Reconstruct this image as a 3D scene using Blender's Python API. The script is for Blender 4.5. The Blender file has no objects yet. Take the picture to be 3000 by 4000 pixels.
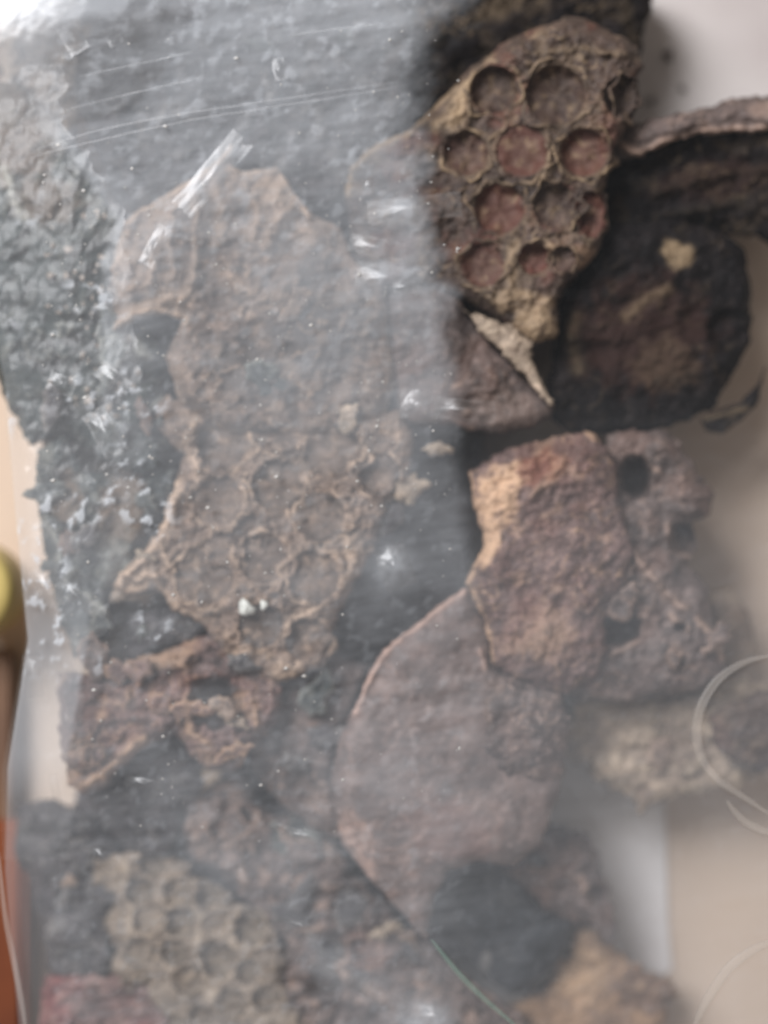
import bpy, math, numpy as np
from mathutils import Vector
R = math.radians
sc = bpy.context.scene
col = sc.collection

# ------------------------------------------------------------------ camera, light
S = 0.084 / 3000.0          # metres per unit of the working plan (the frame is 84 mm wide)
H = 0.130                   # camera height above the bag's face
cam_d = bpy.data.cameras.new('camera')
cam = bpy.data.objects.new('camera', cam_d)
col.objects.link(cam)
cam.location = (0, 0, H)
cam_d.sensor_fit = 'HORIZONTAL'
cam_d.sensor_width = 36
cam_d.angle = 2 * math.atan(0.042 / H)
cam_d.clip_start = 0.004
cam_d.clip_end = 5
cam_d.dof.use_dof = True
cam_d.dof.focus_distance = 0.1215
cam_d.dof.aperture_fstop = 8.4
sc.camera = cam

w = bpy.data.worlds.new('World')
sc.world = w
w.use_nodes = True
bg = w.node_tree.nodes['Background']
bg.inputs[0].default_value = (1.0, 0.88, 0.79, 1)
bg.inputs[1].default_value = 0.25

def area(name, loc, target, sx, sy, power, color):
    l = bpy.data.lights.new(name, 'AREA')
    l.shape = 'RECTANGLE'
    l.size, l.size_y, l.energy, l.color = sx, sy, power, color
    o = bpy.data.objects.new(name, l)
    col.objects.link(o)
    o.location = loc
    o.rotation_euler = (Vector(target) - Vector(loc)).to_track_quat('-Z', 'Y').to_euler()
    return o
area('window_light', (-0.145, 0.150, 0.240), (0.0, 0.0, -0.005), 0.15, 0.15, 1.75, (0.975, 0.975, 1.0))

sc.view_settings.view_transform = 'Standard'
sc.view_settings.look = 'None'
sc.view_settings.exposure = 0.0
sc.view_settings.gamma = 1.0
sc.view_settings.use_curve_mapping = False
sc.render.engine = 'CYCLES'
sc.cycles.use_denoising = True
sc.cycles.max_bounces = 8
sc.cycles.transparent_max_bounces = 24
sc.cycles.volume_bounces = 1

# ------------------------------------------------------------------ maths helpers
def P3(x, y, z):
    """plan units (x right, y down) at height z (plan units) -> metres; far layers spread as they recede"""
    zm = z * S
    k = (H - zm) / H
    return (x - 1500) * S * k, (2000 - y) * S * k, zm

def _hash(ix, iy, seed):
    n = (ix.astype(np.int64) * 374761393 + iy.astype(np.int64) * 668265263 + seed * 2147483647 + 1013904223) & 0xFFFFFFFF
    n = ((n ^ (n >> 13)) * 1274126177) & 0xFFFFFFFF
    n = ((n ^ (n >> 16)) * 2246822519) & 0xFFFFFFFF
    return ((n ^ (n >> 15)) & 0xFFFFFF) / float(0xFFFFFF)

def noise(x, y, seed=0):
    x = np.asarray(x, float); y = np.asarray(y, float)
    ix, iy = np.floor(x), np.floor(y)
    fx, fy = x - ix, y - iy
    def g(dx, dy):
        a = _hash(ix + dx, iy + dy, seed) * 6.2831853
        return np.cos(a) * (fx - dx) + np.sin(a) * (fy - dy)
    u = fx * fx * fx * (fx * (fx * 6 - 15) + 10)
    v = fy * fy * fy * (fy * (fy * 6 - 15) + 10)
    a = g(0, 0) * (1 - u) + g(1, 0) * u
    b = g(0, 1) * (1 - u) + g(1, 1) * u
    return (a * (1 - v) + b * v) * 1.5

def fbm(x, y, scale, seed=0, octv=4, gain=0.5, ridged=False):
    x = np.asarray(x, float) / scale + seed * 7.31
    y = np.asarray(y, float) / scale - seed * 3.17
    t = 0; a = 1.0; s = 0
    for k in range(octv):
        n = noise(x, y, seed * 13 + k)
        if ridged:
            n = 1 - 2 * np.abs(n)
        t = t + a * n; s += a
        x, y = x * 1.93 + y * 0.55 + 5.2, y * 1.93 - x * 0.3 + 1.3
        a *= gain
    return t / s * (1.0 if ridged else 1.4)

def sstep(a, b, x):
    t = np.clip((np.asarray(x, float) - a) / (b - a), 0, 1)
    return t * t * (3 - 2 * t)

def seg_dist(px, py, pts):
    d = np.full(px.shape, 1e9)
    for (ax, ay), (bx, by) in zip(pts[:-1], pts[1:]):
        ex, ey = bx - ax, by - ay
        t = np.clip(((px - ax) * ex + (py - ay) * ey) / (ex * ex + ey * ey + 1e-9), 0, 1)
        d = np.minimum(d, np.hypot(px - ax - t * ex, py - ay - t * ey))
    return d

def sdf(px, py, poly):
    """positive inside"""
    pts = list(poly) + [poly[0]]
    d = seg_dist(px, py, pts)
    ins = np.zeros(px.shape, bool)
    for (ax, ay), (bx, by) in zip(pts[:-1], pts[1:]):
        c = (ay > py) != (by > py)
        with np.errstate(divide='ignore', invalid='ignore'):
            xi = (bx - ax) * (py - ay) / (by - ay if by != ay else 1e-9) + ax
        ins ^= c & (px < xi)
    return np.where(ins, d, -d)

def mesh_np(name, verts, quads, mask=None, smooth=True):
    me = bpy.data.meshes.new(name)
    n, q = len(verts), len(quads)
    k = quads.shape[1]
    me.vertices.add(n)
    me.vertices.foreach_set('co', np.asarray(verts, np.float32).ravel())
    me.loops.add(q * k)
    me.polygons.add(q)
    me.loops.foreach_set('vertex_index', np.asarray(quads, np.int32).ravel())
    me.polygons.foreach_set('loop_start', np.arange(0, q * k, k, dtype=np.int32))
    me.polygons.foreach_set('use_smooth', np.full(q, smooth, dtype=bool))
    me.update(calc_edges=True)
    me.validate()
    if mask is not None:
        a = me.color_attributes.new('mask', 'FLOAT_COLOR', 'POINT')
        c = np.ones((n, 4), np.float32)
        c[:, :3] = mask
        a.data.foreach_set('color', c.ravel())
    return me

def link(name, me, mat, parent=None, label=None, cat=None, group=None, kind=None, loc=None):
    o = bpy.data.objects.new(name, me)
    col.objects.link(o)
    if mat is not None and me is not None:
        me.materials.append(mat)
    if loc is not None:
        o.location = loc
    if parent is not None:
        o.parent = parent
    if label: o['label'] = label
    if cat: o['category'] = cat
    if group: o['group'] = group
    if kind or cat: o['kind'] = kind or 'thing'
    return o

# ------------------------------------------------------------------ materials
def nodes(name):
    m = bpy.data.materials.new(name)
    m.use_nodes = True
    nt = m.node_tree
    nt.nodes.clear()
    return m, nt, nt.nodes, nt.links

def mixc(nt, a, b, fac):
    n = nt.nodes.new('ShaderNodeMix')
    n.data_type = 'RGBA'
    for s, v in ((0, fac), (6, a), (7, b)):
        if isinstance(v, bpy.types.NodeSocket):
            nt.links.new(v, n.inputs[s])
        else:
            n.inputs[s].default_value = v if s == 0 else (*v, 1)
    return n.outputs[2]

def ramp(nt, sock, lo, hi):
    n = nt.nodes.new('ShaderNodeMapRange')
    n.interpolation_type = 'SMOOTHSTEP'
    n.inputs[1].default_value, n.inputs[2].default_value = lo, hi
    nt.links.new(sock, n.inputs[0])
    return n.outputs[0]

def wax_mat(name, dark, mid, wax=(0.46, 0.35, 0.24), red=(0.20, 0.075, 0.05), rough=0.62, bump=0.36, spec=0.3, seed=0.0, speck=0.22, contrast=1.0):
    m, nt, N, L = nodes(name)
    out = N.new('ShaderNodeOutputMaterial')
    b = N.new('ShaderNodeBsdfPrincipled')
    L.new(b.outputs[0], out.inputs[0])
    geo = N.new('ShaderNodeNewGeometry')
    off = N.new('ShaderNodeVectorMath'); off.operation = 'ADD'
    off.inputs[1].default_value = (seed, seed * 0.7, 0)
    L.new(geo.outputs['Position'], off.inputs[0])
    def nz(scale, det=5, rg=0.6):
        n = N.new('ShaderNodeTexNoise')
        n.inputs['Scale'].default_value = scale
        n.inputs['Detail'].default_value = det
        n.inputs['Roughness'].default_value = rg
        L.new(off.outputs[0], n.inputs['Vector'])
        return n.outputs[0]
    big, fine, grit = nz(260, 8, 0.68), nz(900, 6, 0.72), nz(2300, 3, 0.6)
    at = N.new('ShaderNodeAttribute'); at.attribute_name = 'mask'
    sep = N.new('ShaderNodeSeparateColor')
    L.new(at.outputs['Color'], sep.inputs[0])
    c = mixc(nt, tuple(v * 0.62 for v in dark), tuple(v * 1.12 for v in mid), ramp(nt, big, 0.34, 0.68))
    c = mixc(nt, c, tuple(min(1, v * (1 + contrast) + 0.004) for v in mid), ramp(nt, fine, 0.52, 0.74))
    c = mixc(nt, c, tuple(v * (1 - 0.5 * contrast) for v in dark), ramp(nt, fine, 0.46, 0.30))
    c = mixc(nt, c, red, sep.outputs[1])
    mul = N.new('ShaderNodeMath'); mul.operation = 'MULTIPLY'
    L.new(sep.outputs[0], mul.inputs[0]); L.new(ramp(nt, fine, 0.22, 0.55), mul.inputs[1])
    c = mixc(nt, c, wax, mul.outputs[0])
    gm = N.new('ShaderNodeMath'); gm.operation = 'MULTIPLY'
    gm.inputs[1].default_value = speck
    L.new(ramp(nt, grit, 0.62, 0.75), gm.inputs[0])
    c = mixc(nt, c, (0.42, 0.36, 0.31), gm.outputs[0])
    L.new(c, b.inputs['Base Color'])
    b.inputs['Roughness'].default_value = rough
    b.inputs['Specular IOR Level'].default_value = spec
    bp = N.new('ShaderNodeBump')
    bp.inputs['Strength'].default_value = bump
    bp.inputs['Distance'].default_value = 0.0006
    ad = N.new('ShaderNodeMath'); ad.operation = 'ADD'
    L.new(fine, ad.inputs[0]); L.new(grit, ad.inputs[1])
    L.new(ad.outputs[0], bp.inputs['Height'])
    L.new(bp.outputs[0], b.inputs['Normal'])
    return m

def plain_mat(name, c1, c2, scale=60, rough=0.7, bump=0.1):
    m, nt, N, L = nodes(name)
    out = N.new('ShaderNodeOutputMaterial')
    b = N.new('ShaderNodeBsdfPrincipled')
    L.new(b.outputs[0], out.inputs[0])
    geo = N.new('ShaderNodeNewGeometry')
    n = N.new('ShaderNodeTexNoise'); n.inputs['Scale'].default_value = scale; n.inputs['Detail'].default_value = 5
    L.new(geo.outputs['Position'], n.inputs['Vector'])
    L.new(mixc(nt, c1, c2, ramp(nt, n.outputs[0], 0.3, 0.7)), b.inputs['Base Color'])
    b.inputs['Roughness'].default_value = rough
    bp = N.new('ShaderNodeBump'); bp.inputs['Strength'].default_value = bump; bp.inputs['Distance'].default_value = 0.0005
    L.new(n.outputs[0], bp.inputs['Height']); L.new(bp.outputs[0], b.inputs['Normal'])
    return m

def film_mat(name, gloss=1.8, rough=0.12, milk=0.0, milkcol=(0.85, 0.88, 0.9), tint=(0.985, 0.985, 0.985)):
    """clear plastic: see-through, Fresnel reflection, a little milkiness"""
    m, nt, N, L = nodes(name)
    out = N.new('ShaderNodeOutputMaterial')
    tr = N.new('ShaderNodeBsdfTransparent'); tr.inputs[0].default_value = (*tint, 1)
    gl = N.new('ShaderNodeBsdfGlossy'); gl.inputs['Roughness'].default_value = rough
    df = N.new('ShaderNodeBsdfDiffuse'); df.inputs[0].default_value = (*milkcol, 1)
    fr = N.new('ShaderNodeFresnel')
    geo = N.new('ShaderNodeNewGeometry'); mr = N.new('ShaderNodeMapRange')     # a thin film reflects alike from both faces
    mr.inputs[3].default_value, mr.inputs[4].default_value = 1.5, 1 / 1.5
    L.new(geo.outputs['Backfacing'], mr.inputs[0]); L.new(mr.outputs[0], fr.inputs[0])
    mu = N.new('ShaderNodeMath'); mu.operation = 'MULTIPLY'; mu.use_clamp = True
    mu.inputs[1].default_value = gloss
    L.new(fr.outputs[0], mu.inputs[0])
    m1 = N.new('ShaderNodeMixShader'); m1.inputs[0].default_value = milk
    L.new(tr.outputs[0], m1.inputs[1]); L.new(df.outputs[0], m1.inputs[2])
    m2 = N.new('ShaderNodeMixShader')
    L.new(mu.outputs[0], m2.inputs[0]); L.new(m1.outputs[0], m2.inputs[1]); L.new(gl.outputs[0], m2.inputs[2])
    L.new(m2.outputs[0], out.inputs[0])
    return m

def haze_volume(name, density, color, g=0.0):
    m, nt, N, L = nodes(name)
    out = N.new('ShaderNodeOutputMaterial')
    v = N.new('ShaderNodeVolumePrincipled')
    v.inputs['Color'].default_value = (*color, 1)
    v.inputs['Density'].default_value = density
    v.inputs['Anisotropy'].default_value = g
    L.new(v.outputs[0], out.inputs['Volume'])
    return m

# ------------------------------------------------------------------ chunks of comb
GRID = 7.0
def chunk(name, poly, mat, z0, thick, label=None, cat='honeycomb', group=None, rim=55, edge=75, amp=28, nscale=150,
          fine=7, rough=14, slope=(0, 0), ridges=(), pits=(), cells=(), patches=(), edgewax=0.0, edgew=26, seed=1, waxnoise=0.0,
          rednoise=0.0, ridgedamp=0.0, step=None, parent=None, lip=0.0, tears=0.0, cellkw=None, cellwax=0.7, layers=11, layerwax=1.0):
    """one lump of old comb: outline in plan, domed and torn surface; returns the object and its height function"""
    g = step or GRID
    if min(p[1] for p in poly) > 2950: z0, deeper = z0 - 260, 1      # the bag sags away towards the bottom
    xs = [p[0] for p in poly]; ys = [p[1] for p in poly]
    cx, cy = (min(xs) + max(xs)) / 2, (min(ys) + max(ys)) / 2
    def dist(x, y):
        return (sdf(x, y, poly) + rough * fbm(x, y, 70, seed + 50, 4) + rough * 0.5 * fbm(x, y, 26, seed + 51, 2)
                + tears * np.minimum(0, fbm(x, y, 130, seed + 52, 3) + 0.1))
    def layer(x, y):
        t = fbm(x, y, nscale * 1.5, seed + 70, 5, 0.55) * 3.2 + 40
        f = t - np.floor(t)
        return np.floor(t) - 40 + sstep(0.42, 0.58, f), np.exp(-((f - 0.56) / 0.09) ** 2)
    def hbase(x, y, d=None):
        if d is None: d = dist(x, y)
        e = np.clip(d / edge, 0, 1)
        prof = np.sqrt(np.clip(1 - (1 - e) ** 2, 0, 1))
        h = z0 - rim * (1 - prof) + slope[0] * (x - cx) + slope[1] * (y - cy)
        wgt = sstep(0, 60, d)
        h = h + wgt * (amp * fbm(x, y, nscale, seed, 5) + fine * fbm(x, y, 34, seed + 3, 3))
        if ridgedamp:
            h = h + wgt * ridgedamp * fbm(x, y, nscale * 0.8, seed + 9, 4, ridged=True)
        if layers:
            h = h + wgt * layers * layer(x, y)[0]
        if lip:
            h = h + lip * np.exp(-((d - 24) / 22) ** 2)
        for pts, hw, hh, wv in ridges:
            wob = seg_dist(x + 9 * fbm(x, y, 60, seed + 20, 2), y + 9 * fbm(x, y, 60, seed + 21, 2), pts)
            h = h + hh * np.exp(-(wob / hw) ** 2)
        for (qx, qy, rx, ry, dep, an) in pits:
            ca, sa = math.cos(R(an)), math.sin(R(an))
            u = ((x - qx) * ca + (y - qy) * sa) / rx; v = (-(x - qx) * sa + (y - qy) * ca) / ry
            r = np.sqrt(u * u + v * v) + 0.16 * fbm(x, y, 50, seed + 30, 3)
            h = h - dep * (1 - sstep(0.62, 1.05, r))
        return h
    pad = 30
    gx = np.arange(min(xs) - pad, max(xs) + pad + g, g); gy = np.arange(min(ys) - pad, max(ys) + pad + g, g)
    X, Y = np.meshgrid(gx, gy)
    D = dist(X, Y)
    gyy, gxx = np.gradient(D, g)
    gl = np.maximum(np.hypot(gxx, gyy), 0.35)
    keep = (D[:-1, :-1] > 0) | (D[1:, :-1] > 0) | (D[:-1, 1:] > 0) | (D[1:, 1:] > 0)
    move = D < 0
    stp = np.where(move, np.clip(-D / gl, 0, g * 1.5), 0)
    X = X + gxx / gl * stp; Y = Y + gyy / gl * stp
    D = np.where(move, 0, D)
    Z = hbase(X, Y, D)
    wax = np.zeros_like(Z); red = np.zeros_like(Z)
    for (qx, qy, r, *_rest) in cells:
        Z = Z - 190 * (1 - sstep(0.80 * r, 1.0 * r, np.hypot(X - qx, Y - qy)))
        wax = np.maximum(wax, cellwax * np.clip(0.5 + 1.2 * fbm(X, Y, 150, seed + 43, 3), 0, 1) * np.exp(-((np.hypot(X - qx, Y - qy) - r * 1.08) / (r * 0.16)) ** 2))
    for pts, hw, hh, wv in ridges:
        wob = seg_dist(X + 9 * fbm(X, Y, 60, seed + 20, 2), Y + 9 * fbm(X, Y, 60, seed + 21, 2), pts)
        wax = np.maximum(wax, wv * np.exp(-(wob / (hw * 1.1)) ** 2))
    if edgewax:
        wax = np.maximum(wax, edgewax * np.exp(-(D / edgew) ** 2) * np.clip(0.75 + 0.9 * fbm(X, Y, 160, seed + 40, 3), 0, 1))
    if layers:
        wax = np.maximum(wax, 0.55 * layerwax * layer(X, Y)[1] * np.clip(0.3 + 1.3 * fbm(X, Y, 190, seed + 71, 3), 0, 1))
    if waxnoise:
        wax = np.maximum(wax, waxnoise * sstep(0.1, 0.6, fbm(X, Y, 110, seed + 41, 4)))
    if rednoise:
        red = np.maximum(red, rednoise * sstep(0.0, 0.5, fbm(X, Y, 200, seed + 42, 4)))
    for (qx, qy, rx, ry, an, kind, val) in patches:
        ca, sa = math.cos(R(an)), math.sin(R(an))
        u = ((X - qx) * ca + (Y - qy) * sa) / rx; v = (-(X - qx) * sa + (Y - qy) * ca) / ry
        r = np.sqrt(u * u + v * v) + 0.35 * fbm(X, Y, 60, seed + 60, 4)
        p = val * (1 - sstep(0.6, 1.1, r))
        if kind == 'wax': wax = np.maximum(wax, p)
        else: red = np.maximum(red, p)
    e = np.clip(D / (edge * 1.2), 0, 1)
    ZB = z0 - rim - (thick - rim) * np.sqrt(np.clip(1 - (1 - e) ** 2, 0, 1)) + slope[0] * (X - cx) + slope[1] * (Y - cy)
    ZB = np.minimum(np.maximum(ZB, -895), Z)
    used = np.zeros(Z.shape, bool)
    used[:-1, :-1] |= keep; used[1:, :-1] |= keep; used[:-1, 1:] |= keep; used[1:, 1:] |= keep
    nu = int(used.sum())
    idx = np.full(Z.shape, -1); idx[used] = np.arange(nu)
    inner = used & (D > 0)
    bidx = idx.copy(); bidx[inner] = nu + np.arange(int(inner.sum()))
    a, b, c, d_ = idx[1:, :-1][keep], idx[1:, 1:][keep], idx[:-1, 1:][keep], idx[:-1, :-1][keep]
    top = np.stack([a, b, c, d_], 1)
    a, b, c, d_ = bidx[1:, :-1][keep], bidx[1:, 1:][keep], bidx[:-1, 1:][keep], bidx[:-1, :-1][keep]
    bot = np.stack([d_, c, b, a], 1)
    same = (top[:, ::-1] == bot).all(1)
    bot = bot[~same]
    vx, vy, vz = P3(np.concatenate([X[used], X[inner]]), np.concatenate([Y[used], Y[inner]]), np.concatenate([Z[used], ZB[inner]]))
    o0 = P3(cx, cy, z0 - thick)
    V = np.stack([vx - o0[0], vy - o0[1], vz - o0[2]], 1)
    M = np.zeros((len(V), 3)); M[:nu, 0] = np.clip(wax[used], 0, 1); M[:nu, 1] = np.clip(red[used], 0, 1)
    me = mesh_np(name, V, np.concatenate([top, bot]), M)
    o = link(name, me, mat, parent, label, cat, group, None, o0)
    for i, cdef in enumerate(cells):
        cell(o, o0, hbase, mat, seed * 31 + i, *cdef, **(cellkw or {}))
    return o

def cell(parent, o0, hbase, mat, seed, cx, cy, r, rot=0.0, depth=90, rimwax=0.9, redv=0.35, sx=1.0, floor=0.0, rim=1.0, jag=8, dk=1.0, rk=1.0, wk=1.0):
    """one comb cell: a raised wax rim, an inner wall and a rough cocoon-lined floor"""
    n = 40
    depth *= dk; r *= rk; rimwax *= wk
    th = np.linspace(0, 2 * math.pi, n, endpoint=False)
    hexr = r * (0.98 + 0.085 * np.cos(6 * (th - R(rot))) + 0.015 * np.cos(12 * (th - R(rot)))) * (1 + 0.13 * fbm(np.cos(th) * 2.2 + seed, np.sin(th) * 2.2, 1.0, seed, 3))
    rimh = np.clip(0.38 + 1.7 * fbm(np.cos(th) * 1.1, np.sin(th) * 1.1 + seed, 1.0, seed + 1, 3), 0, 1.6)
    rows = [(1.14, -16, 0.2, 0.0), (1.08, 0, 0.6, 0), (1.04, 12 * rim, 1.0, 0), (1.00, 13 * rim, 1.0, 0.0), (0.965, 3, 0.6, 0.2), (0.93, -0.16 * depth, 0.35, 0.4),
            (0.84, -0.42 * depth, 0.15, 0.8), (0.76, -0.70 * depth, 0.05, 1.0), (0.62, -0.92 * depth, 0.1, 0.9), (0.46, -1.0 * depth, 0.1, 0.7),
            (0.3, -1.02 * depth, 0.1, 0.7), (0.12, -1.0 * depth, 0.1, 0.7)]
    xs, ys, zs, mk = [], [], [], []
    for k, (f, dz, wv, rv) in enumerate(rows):
        rr = hexr * f if f > 0.8 else r * f * (1 + (hexr / r - 1) * f)
        x = cx + np.cos(th) * rr * sx; y = cy + np.sin(th) * rr
        base = hbase(x, y) if f > 0.8 else hbase(cx + np.cos(th) * r * 0.85 * sx, cy + np.sin(th) * r * 0.85).mean() * np.ones(n)
        z = base + (dz * rimh if dz > 0 else dz)
        if f < 0.85:
            z = z + min(24, depth * 0.45) * fbm(x, y, 46, seed + 5, 5, 0.6) + floor * (0.85 - f) * 0.4 * depth
        x, y = x + jag * fbm(x, y, 34, seed + 6, 3), y + jag * fbm(x, y, 34, seed + 7, 3)
        xs.append(x); ys.append(y); zs.append(z)
        mk.append(np.stack([np.full(n, wv * rimwax) * np.clip(rimh, 0.1, 1.1) + (0.45 * sstep(0.15, 0.6, fbm(x, y, 40, seed + 8, 4)) if f < 0.8 else 0), np.full(n, rv * redv), np.zeros(n)], 1))
    X = np.concatenate(xs + [[cx]]); Y = np.concatenate(ys + [[cy]]); Z = np.concatenate(zs + [[zs[-1].mean()]])
    M = np.clip(np.concatenate(mk + [[[0.1, 0.7 * redv, 0]]]), 0, 1)
    q = []
    for k in range(len(rows) - 1):
        for i in range(n):
            j = (i + 1) % n
            q.append((k * n + i, (k + 1) * n + i, (k + 1) * n + j, k * n + j))
    k = len(rows) - 1
    for i in range(0, n, 2):
        q.append((k * n + i, len(X) - 1, k * n + (i + 2) % n, k * n + (i + 1) % n))
    vx, vy, vz = P3(X, Y, Z)
    me = mesh_np('cell', np.stack([vx - o0[0], vy - o0[1], vz - o0[2]], 1), np.array(q), M)
    link('cell', me, mat, parent)

def tube(name, pts, rad, mat, parent=None, z=20, label=None, cat=None, flat=1.0, taper=True, o0=(0, 0, 0), mask=None, wob=0, n=8, sub=14):
    """a thin bent strand along plan points"""
    pts = [np.array(p if len(p) == 3 else (*p, z), float) for p in pts]
    c = []
    m = len(pts)
    for i in range(m - 1):                              # Catmull-Rom
        p0, p1, p2, p3 = pts[max(i - 1, 0)], pts[i], pts[i + 1], pts[min(i + 2, m - 1)]
        for t in np.linspace(0, 1, sub, endpoint=False):
            c.append(0.5 * ((2 * p1) + (p2 - p0) * t + (2 * p0 - 5 * p1 + 4 * p2 - p3) * t * t + (3 * p1 - p0 - 3 * p2 + p3) * t ** 3))
    c.append(pts[-1])
    c = np.array(c)
    if wob:
        c[:, 0] += wob * fbm(np.arange(len(c)), c[:, 0] * 0, 5, 3, 3); c[:, 1] += wob * fbm(np.arange(len(c)), c[:, 0] * 0 + 9, 5, 4, 3)
    t = np.gradient(c, axis=0)
    t /= np.linalg.norm(t, axis=1)[:, None] + 1e-9
    side = np.stack([-t[:, 1], t[:, 0], np.zeros(len(t))], 1)
    side /= np.linalg.norm(side, axis=1)[:, None] + 1e-9
    up = np.cross(t, side)
    s = np.linspace(0, 1, len(c))
    rr = rad * (np.clip(np.sin(math.pi * np.clip(s, 0.02, 0.98)) ** 0.5, 0.15, 1) if taper else np.ones(len(c)))
    if wob: rr = rr * (1 + 0.5 * fbm(s * 9, s * 0, 1, 7, 3))
    V = []
    for k in range(n):
        a = 2 * math.pi * k / n
        V.append(c + side * (math.cos(a) * rr)[:, None] + up * (math.sin(a) * rr * flat)[:, None])
    V = np.stack(V, 1).reshape(-1, 3)
    q = [(i * n + k, i * n + (k + 1) % n, (i + 1) * n + (k + 1) % n, (i + 1) * n + k) for i in range(len(c) - 1) for k in range(n)]
    q += [(0, 7, 6, 5), (0, 5, 4, 3), (0, 3, 2, 1)] if n == 8 else []
    e = (len(c) - 1) * n
    q += [(e, e + 1, e + 2, e + 3), (e, e + 3, e + 4, e + 5), (e, e + 5, e + 6, e + 7)] if n == 8 else []
    vx, vy, vz = P3(V[:, 0], V[:, 1], V[:, 2])
    M = None if mask is None else np.tile(np.array(mask, float), (len(V), 1))
    me = mesh_np(name, np.stack([vx - o0[0], vy - o0[1], vz - o0[2]], 1), np.array(q), M)
    return link(name, me, mat, parent, label, cat, loc=None if parent is not None else o0)

# ------------------------------------------------------------------ the setting: table and what lies on it
def box_mesh(name, x0, x1, y0, y1, z0, z1, bev=4, nx=2):
    """bevelled slab between plan corners"""
    import bmesh
    bm = bmesh.new()
    bmesh.ops.create_cube(bm, size=1)
    for v in bm.verts:
        v.co = P3(x0 if v.co.x < 0 else x1, y0 if v.co.y > 0 else y1, z0 if v.co.z < 0 else z1)
    bmesh.ops.bevel(bm, geom=bm.edges[:], offset=bev * S, segments=3, affect='EDGES')
    me = bpy.data.meshes.new(name); bm.to_mesh(me); bm.free()
    return me

table = plain_mat('table_cloth_cream', (0.60, 0.475, 0.37), (0.52, 0.40, 0.305), 22, 0.75)
me = bpy.data.meshes.new('table_top')
c = 0.45
me.from_pydata([(-c, -c, -952 * S), (c, -c, -952 * S), (c, c, -952 * S), (-c, c, -952 * S),
                (-c, -c, -1500 * S), (c, -c, -1500 * S), (c, c, -1500 * S), (-c, c, -1500 * S)], [],
               [(0, 1, 2, 3), (7, 6, 5, 4), (0, 4, 5, 1), (1, 5, 6, 2), (2, 6, 7, 3), (3, 7, 4, 0)])
link('table_top', me, table, kind='structure', label='cream table surface under the bag')

paper = plain_mat('grey_paper', (0.76, 0.74, 0.74), (0.68, 0.66, 0.66), 30, 0.6)
def sheet(poly, z, name):
    import bmesh
    bm = bmesh.new()
    t = [bm.verts.new(P3(x, y, z)) for x, y in poly]
    b = [bm.verts.new(P3(x, y, z - 5)) for x, y in poly]
    bm.faces.new(t[::-1]); bm.faces.new(b)
    n = len(poly)
    for i in range(n):
        bm.faces.new((t[i], t[(i + 1) % n], b[(i + 1) % n], b[i]))
    bmesh.ops.recalc_face_normals(bm, faces=bm.faces[:])
    me = bpy.data.meshes.new(name); bm.to_mesh(me); bm.free()
    return me
link('paper_sheet', sheet([(1500, 2700), (2606, 2700), (2600, 3200), (2608, 3600), (2625, 3790), (2400, 3900), (1500, 3900)], -925, 'paper_sheet'), paper,
     label='pale grey paper sheet under the bag, with straight edge in the lower gap', cat='paper')
link('paper_sheet', sheet([(2300, -300), (3300, -300), (3300, 700), (2300, 700)], -925, 'paper_sheet'),
     plain_mat('white_paper', (0.60, 0.56, 0.54), (0.40, 0.34, 0.33), 26, 0.6),
     label='off-white paper sheet seen past the topmost comb at the upper corner', cat='paper')

# yellow cap at the left edge
import bmesh
def lathe(name, prof, seg, mat, loc, rot, parent=None, ridg=0):
    V = []; q = []
    for k, (r, z) in enumerate(prof):
        for i in range(seg):
            a = 2 * math.pi * i / seg
            rr = r * (1 + (ridg if 0 < k < len(prof) - 2 and i % 2 else 0))
            V.append((rr * math.cos(a) * S, rr * math.sin(a) * S, z * S))
    for k in range(len(prof) - 1):
        for i in range(seg):
            j = (i + 1) % seg
            q.append((k * seg + i, k * seg + j, (k + 1) * seg + j, (k + 1) * seg + i))
    me = mesh_np(name, np.array(V), np.array(q))
    o = link(name, me, mat, parent, loc=loc)
    o.rotation_euler = rot
    return o
ym = plain_mat('yellow_plastic', (0.66, 0.53, 0.20), (0.58, 0.45, 0.16), 80, 0.4, 0.05)
cap = lathe('bottle_cap', [(1, 260), (120, 258), (185, 240), (205, 200), (207, 150), (205, 60), (207, 8), (190, 0), (1, 0)], 72, ym,
            P3(-72, 2300, -700), (0, 0, 0), ridg=0.015)
cap['label'] = 'blurred yellow rounded cap at the left edge beside the bag'
cap['category'] = 'cap'
link('wooden_board', box_mesh('wooden_board', -700, 52, 2530, 3330, -945, -780, 20),
     plain_mat('dark_brown_wood', (0.16, 0.085, 0.045), (0.11, 0.055, 0.03), 90, 0.6), label='dark brown board below the yellow cap at the left edge', cat='board')
link('folded_cloth', box_mesh('folded_cloth', -800, 105, 3200, 4500, -945, -700, 40),
     plain_mat('rust_orange_cloth', (0.17, 0.042, 0.010), (0.12, 0.028, 0.007), 70, 0.85, 0.3), label='rust-orange folded cloth at the lower left corner', cat='cloth')

# ------------------------------------------------------------------ lumps of comb
m_topcomb = wax_mat('comb_reddish_brown', (0.036, 0.023, 0.018), (0.066, 0.043, 0.033), wax=(0.33, 0.235, 0.145), red=(0.095, 0.032, 0.022), seed=1.3)
m_midcomb = wax_mat('comb_grey_tan', (0.105, 0.074, 0.058), (0.175, 0.125, 0.098), wax=(0.52, 0.38, 0.28), red=(0.052, 0.045, 0.042), seed=2.9)
m_lowcomb = wax_mat('comb_olive_tan', (0.165, 0.127, 0.097), (0.235, 0.185, 0.142), wax=(0.37, 0.295, 0.22), red=(0.105, 0.082, 0.058), seed=4.1)
m_dark = wax_mat('propolis_near_black', (0.0060, 0.0052, 0.0058), (0.012, 0.0095, 0.0095), wax=(0.25, 0.18, 0.11), red=(0.030, 0.015, 0.012), rough=0.7, spec=0.06, seed=5.7, speck=0.06)
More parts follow.
